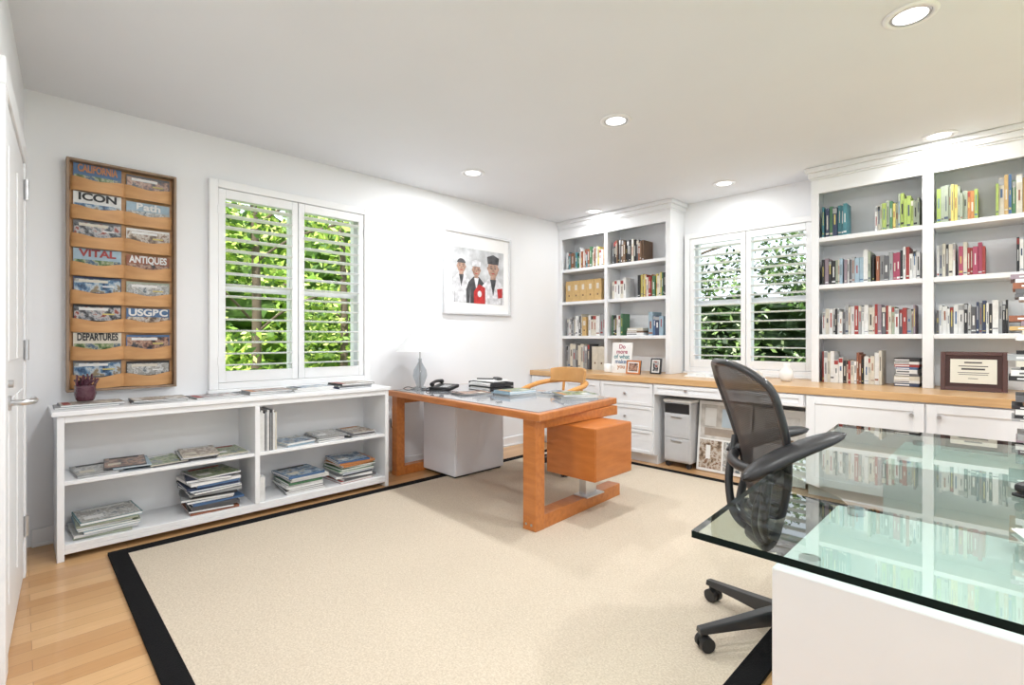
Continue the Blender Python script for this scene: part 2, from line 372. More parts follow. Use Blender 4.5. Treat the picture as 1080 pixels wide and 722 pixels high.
# ---------------------------------------------------------------- built-in bookcases
ZC=.824; YF=4.72
SH=[2.02,1.63,1.22]
def bookcase(name,x0,x1,div0,div1,crown_l,crown_r):
    g=group(name,(0,0,0)); e=.001
    bx=[((x0,YF,ZC+e),(x0+.02,YB-e,2.44),0),((x1-.02,YF,ZC+e),(x1,YB-e,2.44),0),((x0+.02,YB-.015,ZC+e),(x1-.02,YB-e,2.44),0),
        ((div0+.015,YF+.02,ZC+e),(div1-.015,YB-.015,2.44),0),((x0,YF,2.44),(x1,YB-e,2.50),0)]
    multibox('carcass',bx,[CABW],g)
    fr=[((x0,YF-.018,ZC+e),(x0+.055,YF,2.385),0),((x1-.055,YF-.018,ZC+e),(x1,YF,2.385),0),((div0,YF-.018,ZC+e),(div1,YF+.02,2.385),0),
        ((x0,YF-.018,2.385),(x1,YF,2.50),0)]
    multibox('face_frame',fr,[CABW],g,b=.0015)
    for i,z in enumerate(SH):
        multibox('shelf_%d'%i,[((x0+.02,YF-.010,z-.035),(div0+.0,YB-.016,z),0),((div1,YF-.010,z-.035),(x1-.02,YB-.016,z),0)],[CABW],g,b=.002)
    prof=[(.010,2.50,2.515),(.020,2.515,2.56),(.042,2.56,H-.001)]
    bx=[]
    for (o,a,b_) in prof:
        bx.append(((x0-(o if crown_l else 0),YF-.018-o,a),(x1+(o if crown_r else 0),YB-e,b_),0))
    multibox('crown_moulding',bx,[CABW],g,b=.004)
    return g
bookcase('built_in_bookcase',.002,1.48,.675,.715,False,True)
bookcase('built_in_bookcase',2.745,4.25,3.464,3.528,True,True)

wg=['white','white','grey','dgrey','cream','white','black','lblue','mauve','sage']
b=Books(); y=YF+.03
b.row(.08,.66,y,SH[0],['orange','white','black','green','yellow','rust','brown','teal','white','cream'],(.19,.25))
b.row(.74,1.16,y,SH[0],['black','dgrey','brown','rust','cream','black','orange'],(.2,.27))
b.boxfile(.08,.62,y,SH[1],.25,w=.105)
b.row(.74,.96,y,SH[1],['white','cream','white'],(.2,.24),(.03,.045)); b.row(1.07,1.40,y,SH[1],['orange','yellow','green','red','tan','cream','white','black'],(.2,.25))
b.row(.08,.32,y,SH[2],['white','grey','dgrey','cream'],(.2,.26)); b.boxfile(.33,.40,y,SH[2],.22,w=.06); b.row(.41,.655,y,SH[2],['white','cream','grey','white'],(.2,.25),(.03,.05))
b.row(.74,.90,y,SH[2],['red','black','green','white'],(.22,.28)); b.row(1.2,1.41,y,SH[2],['blue','navy','lblue','teal'],(.2,.26),(.03,.05))
b.flat(.93,1.15,y,SH[2],[('white',.03),('brown',.02),('cream',.03)])
b.row(.08,.46,y,ZC+.001,['white','cream','white','grey','dgrey'],(.24,.3),(.02,.05)); b.boxfile(.47,.66,y,ZC+.001,.27,'cream',w=.09)
b.make('shelved_books')
b=Books()
b.row(2.81,3.0,y,SH[0],['blue','teal','navy','green','lblue','teal'],(.2,.26)); b.row(3.17,3.455,y,SH[0],['lime','green','yellow','lime','white','sage','cream'],(.2,.27),(.012,.026))
b.row(3.54,3.78,y,SH[0],['lime','yellow','lime','orange','sage','white'],(.2,.27),(.012,.026)); b.row(3.85,4.17,y,SH[0],['yellow','blue','green','lime','cream','tan','white'],(.22,.29))
b.row(2.81,3.18,y,SH[1],wg+['black']); b.row(3.18,3.455,y,SH[1],['pink','red','grey','white','black','rust','dgrey','cream'],(.18,.26),(.012,.028))
b.row(3.54,3.66,y,SH[1],['white','dgrey','grey','cream'],(.19,.25)); b.row(3.66,3.80,y,SH[1],['red','pink','cream'],(.19,.24)); b.row(3.95,4.17,y,SH[1],['navy','white','black'],(.2,.26))
b.row(2.81,3.44,y,SH[2],['white','grey','red','white','black','cream','sage','white','mauve','white','dgrey'],(.17,.25))
b.row(3.54,3.92,y,SH[2],['black','white','dgrey','black','grey','white','navy'],(.17,.23))
b.row(2.81,3.10,y,ZC+.001,['red','white','black','rust','white','brown','dgrey','cream','white'],(.18,.26)); b.row(3.10,3.24,y,ZC+.001,['white','black','cream'],(.2,.27)); b.flat(3.285,3.45,y,ZC+.001,[('navy',.025),('white',.02),('cream',.03),('dgrey',.02),('white',.03),('blue',.018),('red',.02),('white',.02),('black',.025)])
b.flat(3.97,4.16,y,SH[2],[('cream',.03),('grey',.025),('white',.03)])
b.make('shelved_books')

# ---------------------------------------------------------------- counter + base cabinets
YC=4.22
box('oak_countertop',(.002,4.19,ZC-.055),(4.255,YB-.001,ZC),OAK,None,.004)
def knob(g,x,z): cyl('knob_%d_%d'%(x*100,z*100),(x,YC-.03,z),.012,.02,STEEL,g,rot=(rad(90),0,0))
def shaker(g,nm,x0,x1,z0,z1):
    r=.055 if z1-z0>.25 else .03
    multibox(nm,[((x0,YC-.012,z0),(x1,YC,z1),0)]+frame_boxes('y',YC-.022,YC-.012,x0,x1,z0,z1,r),[CABW],g,b=.0015)
zt=ZC-.056
g=group('base_cabinet'); 
multibox('carcass',[((.002,YC,.09),(1.57,YB-.002,zt),0),((.002,YC+.07,0),(1.57,YB-.002,.09),0)],[CABW],g)
shaker(g,'cabinet_door_1',.02,.49,.10,zt-.01); shaker(g,'cabinet_door_2',.495,.97,.10,zt-.01)
for i,(a,c) in enumerate([(.10,.32),(.325,.545),(.55,zt-.01)]):
    shaker(g,'drawer_front_%d'%i,.98,1.56,a,c); knob(g,1.27,(a+c)/2)
g=group('base_cabinet')
multibox('carcass',[((2.83,YC,.09),(4.25,YB-.002,zt),0),((2.83,YC+.07,0),(4.25,YB-.002,.09),0)],[CABW],g)
for i,(a,c) in enumerate([(2.84,3.525),(3.535,4.24)]): shaker(g,'cabinet_door_%d'%i,a,c,.10,zt-.01)
knob(g,3.46,.68); knob(g,3.60,.68)
g=group('kneehole_drawer')
box('apron',(1.572,YC+.0,.665),(2.828,YC+.5,zt),CABW,g)
shaker(g,'drawer_front_1',1.58,2.2,.67,zt-.008); shaker(g,'drawer_front_2',2.205,2.82,.67,zt-.008); knob(g,1.89,.72); knob(g,2.5,.72)
box('baseboard_back',(1.572,YB-.02,0),(2.828,YB-.002,.1),TRIM,None,.003)

g=group('rolling_file_cabinet',(1.76,4.42,0))
box('body',(-.13,-.13,.05),(.13,.4,.60),GREYM,g,.012)
box('top_lid',(-.135,-.135,.60),(.135,.4,.625),PAPER,g,.006)
box('dark_slot',(-.12,-.133,.50),(.12,-.129,.59),BLACK,g,.002)
for i,(a,c) in enumerate([(.07,.27),(.28,.49)]):
    box('drawer_%d'%i,(-.12,-.138,a),(.12,-.13,c),GREYM,g,.003); box('pull_%d'%i,(-.05,-.147,c-.03),(.05,-.138,c-.02),STEEL,g)
for i,(x,yy) in enumerate([(-.1,-.1),(.1,-.1),(-.1,.3),(.1,.3)]): cyl('caster_%d'%i,(x,yy,.025),.025,.02,BLACK,g,rot=(rad(90),0,0))

g=group('presentation_board',(2.14,4.36,.003))
rbox('board',(0,.045,.31),(.46,.012,.62),(rad(-7),0,0),PAPER,g)
def onboard(g,nm,cx,cz,w,h,m,lift=0):
    t=rad(-7); dy=-.0068-lift
    rbox(nm,(cx,.045+dy*math.cos(t)-(cz-.31)*math.sin(t),.31+(cz-.31)*math.cos(t)+dy*math.sin(t)),(w,.001,h),(t,0,0),m,g)
onboard(g,'photo_room',0,.44,.42,.30,mat('print_room',(.62,.60,.57),.4,var=.25,scale=14))
onboard(g,'photo_window_a',-.12,.48,.10,.16,PAPER,.001); onboard(g,'photo_window_b',.03,.48,.10,.16,mat('print_sky',(.60,.72,.82),.4),.001)
onboard(g,'photo_sofa',-.02,.35,.30,.07,mat('print_taupe',(.36,.30,.25),.4,var=.2),.001)
onboard(g,'photo_low_left',-.11,.15,.20,.25,COVERS[1]); onboard(g,'photo_low_right',.105,.15,.20,.25,COVERS[5])
onboard(g,'photo_shelf',.105,.17,.13,.05,mat('print_taupe',(.36,.30,.25)),.001); onboard(g,'photo_lamp',-.13,.17,.04,.12,PAPER,.001)
g=group('presentation_board',(2.58,4.39,.003))
rbox('board',(0,.045,.30),(.40,.012,.60),(rad(-7),0,0),PAPER,g)
onboard(g,'plan',0,.36,.30,.36,mat('print_plan',(.74,.74,.73),.4,var=.12,scale=25)); onboard(g,'plan_room',-.05,.40,.12,.16,mat('print_taupe',(.36,.30,.25)),.001); onboard(g,'plan_room_b',.08,.30,.10,.12,COVERS[1],.001)

# counter objects
g=group('slogan_print',(1.02,4.50,ZC)); 
rbox('panel',(0,.03,.16),(.24,.012,.32),(rad(-6),0,0),PAPER,g)
for i,(t,c) in enumerate([('Do','pink'),('more','pink'),('of what','teal'),('makes','blue'),('you','orange')]):
    z=.275-.052*i; text('line_%d'%i,t,.062,(0,.0225+(z-.16)*.105,z),(rad(84),0,0),BM[BN.index(c)],g)
def frame(name,loc,rz,w,h,fm,inner,b_=.02,mt=None,ins=1.9):
    g=group(name,loc,rz); tl=rad(-8)
    rbox('backing',(0,.02,h/2+.002),(w-.004,.008,h-.004),(tl,0,0),BLACK,g)
    f=multibox('frame',frame_boxes('y',-.012,0,-w/2,w/2,0,h,b_),[fm],g,b=.002); f.rotation_euler=(tl,0,0); f.location=(0,0.0,.002)
    def pan(nm,lo,hi,m):
        p=box(nm,lo,hi,m,g); p.data.transform(Matrix.Translation(p.location)); p.location=(0,0,.002); p.rotation_euler=(tl,0,0)
    pan('mat_board',(-w/2+b_,-.006,b_),(w/2-b_,-.003,h-b_),mt or PAPER)
    i=b_*ins
    pan('print',(-w/2+i,-.0075,i),(w/2-i,-.006,h-i),inner)
    return g,pan
frame('picture_frame',(1.22,4.42,ZC),-6,.17,.14,CHERRY,COVERS[3],.016,None,1.8)
frame('picture_frame',(1.37,4.60,ZC),-4,.12,.16,BLACK,COVERS[4],.014,None,2)
g,pan=frame('framed_diploma',(3.74,4.64,ZC),0,.34,.27,mat('mahogany',(.07,.018,.012),.3,coat=.4),mat('certificate_paper',(.72,.69,.60),.6),.026,mat('diploma_mat',(.05,.02,.018),.7),2.0)
for k,(zz,ww,hh) in enumerate([(.195,.09,.010),(.17,.15,.006),(.15,.12,.012),(.125,.16,.004),(.112,.15,.004),(.085,.05,.004)]):
    pan('text_line_%d'%k,(-ww/2,-.008,zz-hh/2),(ww/2,-.0075,zz+hh/2),mat('ink',(.08,.07,.07),.6))
g=group('coffee_mug',(.86,4.50,ZC)); lathe('cup',[(.001,.002),(.036,.002),(.04,.01),(.04,.095),(.036,.095),(.036,.01),(.001,.008)],PAPER,g)
tube('handle',[(.038,0,.08),(.065,0,.07),(.065,0,.035),(.038,0,.02)],.005,PAPER,g)
g=group('desk_papers',(1.85,4.6,ZC)); multibox('sheets',[((-.14,-.1,.001),(.08,.2,.012),0,8),((.1,-.12,.001),(.32,.17,.008),0,-5),((-.1,-.06,.012),(.1,.18,.03),1,-12)],[PAPER,BM[0]],g)
g=group('tape_dispenser',(2.36,4.55,ZC)); box('body',(-.07,-.025,.001),(.07,.025,.035),CABW,g,.01); cyl('roll',(.02,0,.05),.032,.02,PAPERC,g,rot=(rad(90),0,0))
g=group('ceramic_vase',(2.58,4.62,ZC)); lathe('body',[(.001,.001),(.035,.001),(.055,.035),(.05,.085),(.022,.125),(.027,.15),(.022,.15),(.017,.125)],PAPER,g)

# ---------------------------------------------------------------- low white shelf
g=group('low_magazine_shelf',(0,0,0)); Y0,Y1=.142,2.118; XF=.388
bx=[((.03,Y0,0),(XF,Y0+.03,.772),0),((.03,Y1-.03,0),(XF,Y1,.772),0),((.03,1.117,.086),(XF-.002,1.147,.734),0),
    ((.03,Y0+.03,.06),(XF-.005,Y1-.03,.085),0),((.03,Y0+.03,.40),(XF-.01,1.117,.422),0),((.03,1.147,.40),(XF-.01,Y1-.03,.422),0),
    ((.018,Y0,.0),(.03,Y1,.77),0),((XF-.022,Y0+.03,.735),(XF-.002,Y1-.03,.772),0),((XF-.022,Y0+.03,.035),(XF-.004,Y1-.03,.059),0)]
multibox('carcass',bx,[TRIM],g,b=.002)
box('top',(.005,Y0-.022,.773),(XF+.018,Y1+.012,.80),TRIM,g,.004)

MC=['white','grey','navy','lblue','green','red','orange','black','cream','teal','blue','dgrey','tan','brown']
def mag_stack(bl,cx,cy,z,n,t=(.006,.014),w=.215,l=.28,pal=MC,jit=6,base=0):
    for i in range(n):
        tt=random.uniform(*t); a=base+random.uniform(-jit,jit); ci=BN.index(random.choice(pal)); dx=random.uniform(-.008,.008); dy=random.uniform(-.018,.018)
        ww=w*random.uniform(.88,1.05); lx,ly=(l/2,ww/2)
        M=Matrix.Translation((cx+dx,cy+dy,z))@Matrix.Rotation(rad(a),4,'Z')
        bl.bx((-lx,-ly,0),(lx,ly,.0015),ci,M); bl.bx((-lx+.002,-ly+.002,.0015),(lx-.002,ly-.002,tt-.0015),PAGE,M); bl.bx((-lx,-ly,tt-.0015),(lx,ly,tt),ci,M)
        bl.bx((-lx,-ly,0),(-lx+.002,ly,tt),ci,M)
        if random.random()<.5: bl.bx((lx-.002,-ly,0),(lx,ly,tt),ci,M)
        if i==n-1:
            cv=COV0+random.randrange(6)
            bl.bx((-lx*.97,-ly*.96,tt),(lx*.97,ly*.96,tt+.0004),cv,M)
            bl.bx((-lx*.90,-ly*.75,tt),(-lx*.68,ly*.7,tt+.0014),BN.index(random.choice(['white','black','orange','red'])),M)
            bl.bx((lx*.2,-ly*.8,tt),(lx*.6,-ly*.2,tt+.0014),BN.index(random.choice(['white','cream','grey'])),M)
        z+=tt+.0006
    return z
b=Books()
greys=['grey','dgrey','white','lblue','mauve','grey','cream','dgrey']
mag_stack(b,.20,.29,.801,2,pal=['grey','white'],base=90)
mag_stack(b,.20,.60,.801,2,pal=['dgrey','grey'],base=90)
mag_stack(b,.20,.92,.801,1,pal=['grey'],base=90)
mag_stack(b,.20,1.24,.801,2,pal=['white','grey'],base=88)
mag_stack(b,.20,1.56,.801,2,pal=['white','dgrey'],base=90)
mag_stack(b,.20,1.88,.801,3,pal=['navy','black','grey'],base=92)
for i,yy in enumerate([.30,.46,.64,.82,.98]): mag_stack(b,.21,yy,.423+.0005+ (i%2)*.018,2 if i%2 else 2,t=(.006,.009),pal=greys,base=(3,-5,6,-4,2)[i],jit=2,w=.20 if i%2==0 else .19)
mag_stack(b,.21,1.42,.423,2,pal=greys,l=.26,base=6); mag_stack(b,.21,1.66,.423,3,pal=['dgrey','grey','mauve'],w=.21); mag_stack(b,.21,1.92,.423,3,pal=['black','grey','dgrey'],w=.21)
mag_stack(b,.215,.35,.086,7,t=(.010,.016),pal=['lblue','sage','teal','grey','white','dgrey'],w=.27)
mag_stack(b,.215,.89,.086,16,t=(.010,.018),pal=['white','grey','dgrey','blue','rust','cream','navy','black'],w=.28,jit=9)
mag_stack(b,.215,1.48,.086,9,t=(.012,.018),pal=['white','lblue','green','blue','dgrey'],w=.27)
mag_stack(b,.215,1.87,.086,11,t=(.012,.018),pal=['red','black','orange','blue','white','green','dgrey'],w=.28)
yy=1.15
for i in range(12):
    t=random.uniform(.006,.011); ci=BN.index(random.choice(['white','grey','dgrey','white','cream','white']))
    b.bx((.15,yy,.4235),(.365,yy+t,.4235+random.uniform(.25,.28)),ci); yy+=t+.001
yy=1.15
for i in range(4):
    t=random.uniform(.006,.012); b.bx((.2,yy,.0865),(.36,yy+t,.25),BN.index(random.choice(['white','black','cream','tan']))); yy+=t+.001
b.make('magazine_collection')
g=group('plum_branch_vase',(.2,.27,.83))
lathe('bowl',[(.001,.0),(.035,.0),(.042,.01),(.05,.04),(.047,.075),(.05,.09),(.044,.09),(.04,.07),(.042,.04),(.001,.012)],BRANCH,g)
for i in range(34):
    a=random.uniform(0,6.28); r=random.uniform(.02,.065); 
    tube('twig_%d'%i,[(r*.4*math.cos(a),r*.4*math.sin(a),.06),(r*.8*math.cos(a+.3),r*.8*math.sin(a+.3),.10),(r*math.cos(a+.6),r*math.sin(a+.6),.115+random.uniform(0,.04))],.005,BRANCH,g)

# ---------------------------------------------------------------- wall magazine rack
g=group('wall_magazine_rack',(0,0,0)); a0,a1=.195,.735; z0,z1=.872,2.243; dp=.075
multibox('frame',frame_boxes('x',.002,dp,a0,a1,z0,z1,.014),[RACKF],g,b=.002)
box('back_panel',(.003,a0+.014,z0+.014),(.012,a1-.014,z1-.014),RACKW,g)
n=8; pitch=(z1-z0-.03)/n
titles=[('CALIFORNIA',''),('ICON','Bath'),('',''),('VITAL','ANTIQUES'),('',''),('','USGBC'),('DEPARTURES',''),('','')]
mc=[('blue','dgrey'),('white','lblue'),('dgrey','white'),('lblue','rust'),('navy','sage'),('black','blue'),('cream','blue'),('dgrey','black')]
tcl=[('orange','white'),('black','white'),('white','black'),('red','white'),('white','white'),('white','white'),('black','white'),('white','white')]
ya=a0+.02; yb=a1-.02
def wav(s): return abs(math.sin(math.pi*2*s))
for i in range(n):
    zb=z1-.018-pitch*(i+1)
    V=[];F=[];N=48
    for k in range(N+1):
        s=k/N; yy=ya+(yb-ya)*s
        bul=.014+.032*wav(s)**.8
        zs=-.020*wav(s)**2
        for (dz,dx,zz) in ((.0,0.0,.3*zs),(.085,.008,zs)):
            V.append((.016+bul+dx,yy,zb+.003+max(0,dz+zz+(.004 if dz==0 else 0)))); V.append((.020+bul+dx,yy,zb+.003+max(0,dz+zz+(.004 if dz==0 else 0))))
    for k in range(N):
        a=k*4; c=a+4
        F+=[(a,c,c+2,a+2),(a+1,a+3,c+3,c+1),(a+2,c+2,c+3,a+3),(a,a+1,c+1,c)]
    mesh_obj('pocket_strip_%d'%i,V,F,RACKW,g,smooth=False)
    for j in range(2):
        yc=a0+.145+j*.25; nm=mc[i][j]; hgt=.160 if j==0 else .148; mw=.225
        rbox('magazine_%d_%d'%(i,j),(.026,yc,zb+.010+hgt/2),(.006,mw,hgt),(0,rad(3),0),BM[BN.index(nm)],g)
        tt=titles[i][j]
        chh=.038 if tt else hgt*.5
        rbox('cover_photo_%d_%d'%(i,j),(.0302,yc,zb+.066+chh/2 if tt else zb+hgt-.004-chh/2),(.001,mw*.96,chh),(0,rad(3),0),COVERS[(i*2+j*3)%6],g)
        if tt:
            sz=.06; sx=min(1.2,.215/(len(tt)*sz*.66))
            text('title_%d_%d'%(i,j),tt,sz,(.0338,yc,zb+hgt-.018),(rad(90),0,rad(90)),BM[BN.index(tcl[i][j])],g,sx=sx,off=.035)
        else:
            rbox('masthead_%d_%d'%(i,j),(.0345,yc-.02,zb+hgt-.016),(.001,mw*.6,.016),(0,rad(3),0),BM[BN.index('white' if (i+j)%2 else 'cream')],g)
            rbox('cover_line_%d_%d'%(i,j),(.0335,yc+.05,zb+hgt-.045),(.001,mw*.25,.008),(0,rad(3),0),BM[BN.index('yellow' if (i+j)%2 else 'white')],g)

# ---------------------------------------------------------------- framed photo print on left wall
g=group('framed_photo_print',(0,0,0)); a0,a1,z0,z1=2.94,3.86,1.43,2.27; w=.022
multibox('frame',frame_boxes('x',.002,.034,a0,a1,z0,z1,w),[mat('white_frame_shaded',(.66,.66,.68),.35,metal=.1)],g,b=.002)  # white frame greyed: its thin shadows are put into the colour
box('mat_board',(.004,a0+w,z0+w),(.012,a1-w,z1-w),mat('mat_board_white',(.90,.90,.90),.7,var=.01),g)
P0,P1,Q0,Q1=3.05,3.76,1.55,2.11
box('print_background',(.012,P0,Q0),(.013,P1,Q1),mat('photo_bg',(.56,.57,.59),.4,var=.3,scale=9),g)
SKIN=mat('photo_skin',(.40,.25,.19),.5,var=.35,scale=30); PG=mat('photo_coat',(.66,.66,.69),.5,var=.30,scale=22); PD=mat('photo_dark',(.06,.06,.065),.5,var=.5,scale=20); PR=mat('photo_red',(.48,.03,.03),.5,var=.3,scale=20)
PL=mat('photo_fold',(.36,.36,.39),.5)
def flatpoly(nm,pts,x,m):
    pts=[(min(1,max(0,p[0])),min(1,max(0,p[1]))) for p in pts]
    mesh_obj(nm,[(x,P0+p[0]*(P1-P0),Q0+p[1]*(Q1-Q0)) for p in pts],[tuple(range(len(pts)))],m,g)
def ell(cx,cy,rx,ry,n=20,a0=0,a1=6.283): return [(cx+rx*math.cos(a0+(a1-a0)*k/n),cy+ry*math.sin(a0+(a1-a0)*k/n)) for k in range(n+(0 if a1-a0>6.2 else 1))]
for i,(cx,cy,sc,hat) in enumerate([(.17,.66,1.25,0),(.45,.62,1.25,1),(.78,.68,1.75,1)]):
    x=.0134+i*.0008; u=sc
    flatpoly('coat_%d'%i,[(cx-.15*u,0),(cx+.15*u,0),(cx+.155*u,cy-.30*u),(cx+.12*u,cy-.19*u),(cx+.04*u,cy-.10*u),(cx-.04*u,cy-.10*u),(cx-.12*u,cy-.19*u),(cx-.155*u,cy-.30*u)],x,PG if i!=1 else PD)
    for s in (-1,1): flatpoly('fold_%d_%d'%(i,s),[(cx+s*.09*u,0),(cx+s*.105*u,0),(cx+s*.09*u,cy-.26*u)],x+.0001,PL)
    flatpoly('neck_%d'%i,[(cx-.03*u,cy-.15*u),(cx+.03*u,cy-.15*u),(cx+.03*u,cy-.05*u),(cx-.03*u,cy-.05*u)],x+.0001,SKIN)
    flatpoly('lapel_%d'%i,[(cx-.035*u,cy-.12*u),(cx+.035*u,cy-.12*u),(cx,cy-.30*u)],x+.00015,PD if i!=1 else PG)
    flatpoly('face_%d'%i,ell(cx,cy,.060*u,.098*u),x+.0002,SKIN)
    for s in (-1,1): flatpoly('ear_%d_%d'%(i,s),ell(cx+s*.060*u,cy-.005,.010*u,.02*u,10),x+.00018,SKIN)
    flatpoly('hair_%d'%i,ell(cx,cy+.035*u,.064*u,.075*u,14,0.15,2.99),x+.0003,PD)
    if hat: flatpoly('hat_%d'%i,[(cx-.062*u,cy+.05*u),(cx+.062*u,cy+.05*u),(cx+.07*u,cy+.12*u),(cx,cy+.15*u),(cx-.07*u,cy+.12*u)],x+.0004,PD if i==2 else PG)
    for s in(-1,1):
        flatpoly('eye_%d_%d'%(i,s),ell(cx+s*.023*u,cy+.005,.009*u,.007*u,10),x+.0005,PD)
        flatpoly('brow_%d_%d'%(i,s),[(cx+s*.010*u,cy+.024*u),(cx+s*.036*u,cy+.024*u),(cx+s*.036*u,cy+.030*u),(cx+s*.010*u,cy+.031*u)],x+.0005,PD)
    flatpoly('nose_%d'%i,[(cx-.010*u,cy-.030*u),(cx+.012*u,cy-.030*u),(cx+.002,cy+.005)],x+.0005,mat('photo_skin2',(.28,.16,.12),.5)); flatpoly('mouth_%d'%i,ell(cx,cy-.055*u,.020*u,.006*u,10),x+.0005,PR)
flatpoly('red_apron',[(.40,.0),(.40,.22),(.50,.36),(.62,.30),(.62,.0)],.0162,PR)
flatpoly('apron_logo',ell(.51,.18,.04,.06,14),.0164,PG)
flatpoly('red_badge',[(.86,.30),(.97,.32),(.97,.14),(.88,.12)],.0162,PR)

# ---------------------------------------------------------------- outlet
g=group('wall_outlet',(0,2.36,.47)); box('plate',(.001,-.035,-.057),(.007,.035,.057),TRIM,g,.003)
for s in(-.022,.022): box('socket_%d'%(s*1000),(.007,-.016,s-.014),(.009,.016,s+.014),CABW,g,.002); box('slot_%d'%(s*1000),(.0091,-.006,s-.006),(.0095,-.003,s+.006),BLACK,g)

# ---------------------------------------------------------------- cherry desk
g=group('cherry_writing_desk',(0,0,0))
poly=[(.10,2.27),(1.97,2.18),(1.82,3.22),(.10,3.22)]
def inset(poly,d):
    out=[];n=len(poly)
    for i in range(n):
        p0=Vector(poly[i-1]);p1=Vector(poly[i]);p2=Vector(poly[(i+1)%n])
        e1=(p1-p0).normalized();e2=(p2-p1).normalized(); n1=Vector((-e1.y,e1.x));n2=Vector((-e2.y,e2.x))
        bis=(n1+n2).normalized(); out.append(tuple(p1+bis*(d/max(.3,bis.dot(n1)))))
    return out
prism('top',poly,.692,.738,CHERRY,g,.006)
prism('top_inlay',inset(poly,.045),.7375,.7415,DTOP,g,.001)
box('post_right',(1.80,2.215,.0145),(1.905,2.30,.692),CHERRY,g,.004)
mesh_obj('floor_beam_right',bv((-.05,0,0),(.05,.99,.085)),BF,CHERRY,g,loc=(1.855,2.215,.015),rot=(0,0,rad(3)))
box('rail_right',(1.79,2.30,.625),(1.87,3.15,.69),CHERRY,g,.003)
box('post_left',(.12,2.31,.001),(.20,2.39,.692),CHERRY,g,.004)
box('floor_beam_left',(.12,2.39,.001),(.20,3.19,.08),CHERRY,g,.004)
box('rail_left',(.12,2.39,.625),(.20,3.15,.692),CHERRY,g,.003)
box('stretcher',(.20,3.06,.60),(1.79,3.09,.69),CHERRY,g,.003)
box('drawer_box',(1.70,2.55,.285),(2.10,2.965,.622),CHERRYV,g,.005)
box('drawer_face',(2.10,2.555,.292),(2.106,2.96,.617),CHERRYV,g,.002)
for i,(xx,yy) in enumerate([(1.828,2.258),(1.872,2.258)]): cyl('bolt_%d'%i,(xx,2.2145,.05),.008,.004,STEEL,g,rot=(rad(90),0,0))
box('steel_bracket',(1.80,2.78,.10),(1.86,2.90,.286),STEEL,g,.004)
box('steel_foot',(1.78,2.74,.098),(1.90,2.94,.108),STEEL,g,.002)
g=group('white_pedestal',(0,0,0))
box('cabinet_body',(.205,2.58,.03),(.66,3.14,.66),PEDW,g,.006)
box('plinth',(.225,2.60,.0148),(.64,3.12,.03),BLACK,g)
box('drawer_face',(.66,2.59,.04),(.668,3.13,.65),PEDW,g,.003)

# lamp
g=group('glass_table_lamp',(.27,2.50,.7416))
lathe('glass_base',[(.001,.0),(.075,.0),(.08,.006),(.065,.012),(.03,.03),(.045,.07),(.062,.12),(.055,.17),(.03,.21),(.016,.24),(.014,.27)],GLASS,g)
cyl('stem',(0,0,.17),.007,.33,STEEL,g); cyl('foot',(0,0,.008),.05,.012,CHROME,g)
lathe('shade',[(.215,.335),(.205,.34),(.05,.535),(.045,.54),(.043,.535),(.2,.338),(.213,.335)],SHADE,g,seg=48)
cyl('socket',(0,0,.38),.016,.06,CHROME,g); lathe('bulb',[(.001,.40),(.02,.41),(.03,.44),(.02,.47),(.001,.48)],PAPER,g)
tube('cord',[(-.07,0,.004),(-.15,-.06,.006),(-.19,-.1,-.1),(-.23,-.13,-.35),(-.255,-.14,-.27)],.003,BLACK,g)

g=group('desk_telephone',(.46,2.62,.742),25)
rbox('base',(0,0,.022),(.20,.19,.03),(rad(6),0,0),BLACK,g,.008)
tube('handset',[(-.07,-.09,.05),(-.075,-.05,.066),(-.075,.05,.072),(-.07,.09,.064)],.016,BLACK,g,radii=[1.3,.8,.8,1.3])
for i in range(12): rbox('key_%d'%i,(.0+(i%3)*.026,-.06+(i//3)*.026,.034+(-.06+(i//3)*.026)*.105+.0035),(.018,.016,.006),(rad(6),0,0),GREYM,g,.001)
tube('coiled_cord',[(-.08,-.1,.03),(-.11,-.12,.01),(-.05,-.13,.006),(.03,-.12,.006),(.06,-.1,.01)],.004,BLACK,g)
g=group('letter_tray',(.72,2.93,.742),-8)
for i in range(2):
    z=i*.038
    multibox('tray_%d'%i,[((-.17,-.12,z),(.17,.12,z+.004),0),((-.17,-.12,z+.004),(-.165,.12,z+.032),0),((.165,-.12,z+.004),(.17,.12,z+.032),0),((-.165,.115,z+.004),(.165,.12,z+.032),0)],[BLACK],g)
    multibox('papers_%d'%i,[((-.15,-.13,z+.004),(.15,.10,z+.018),0,3),((-.14,-.13,z+.019),(.15,.09,z+.026),0,-4)],[PAPER],g)
rbox('loose_sheets',(.0,-.0,.082),(.27,.20,.01),(0,0,rad(8)),PAPER,g); rbox('pen',(-.03,-.04,.094),(.15,.010,.010),(0,0,rad(40)),BLACK,g); rbox('eyeglass_case',(.06,.03,.098),(.14,.05,.022),(0,0,rad(-20)),BLACK,g,.008)
b=Books(); mag_stack(b,.86,2.60,.742,3,t=(.003,.006),pal=['white','grey'],base=70); mag_stack(b,1.14,2.80,.742,3,pal=['white','lblue'],base=85)
mag_stack(b,1.62,2.98,.742,3,t=(.01,.016),pal=['white','cream','grey'],base=60); mag_stack(b,1.36,3.06,.742,2,t=(.006,.01),pal=['white'],base=95)
b.make('paper_stack')

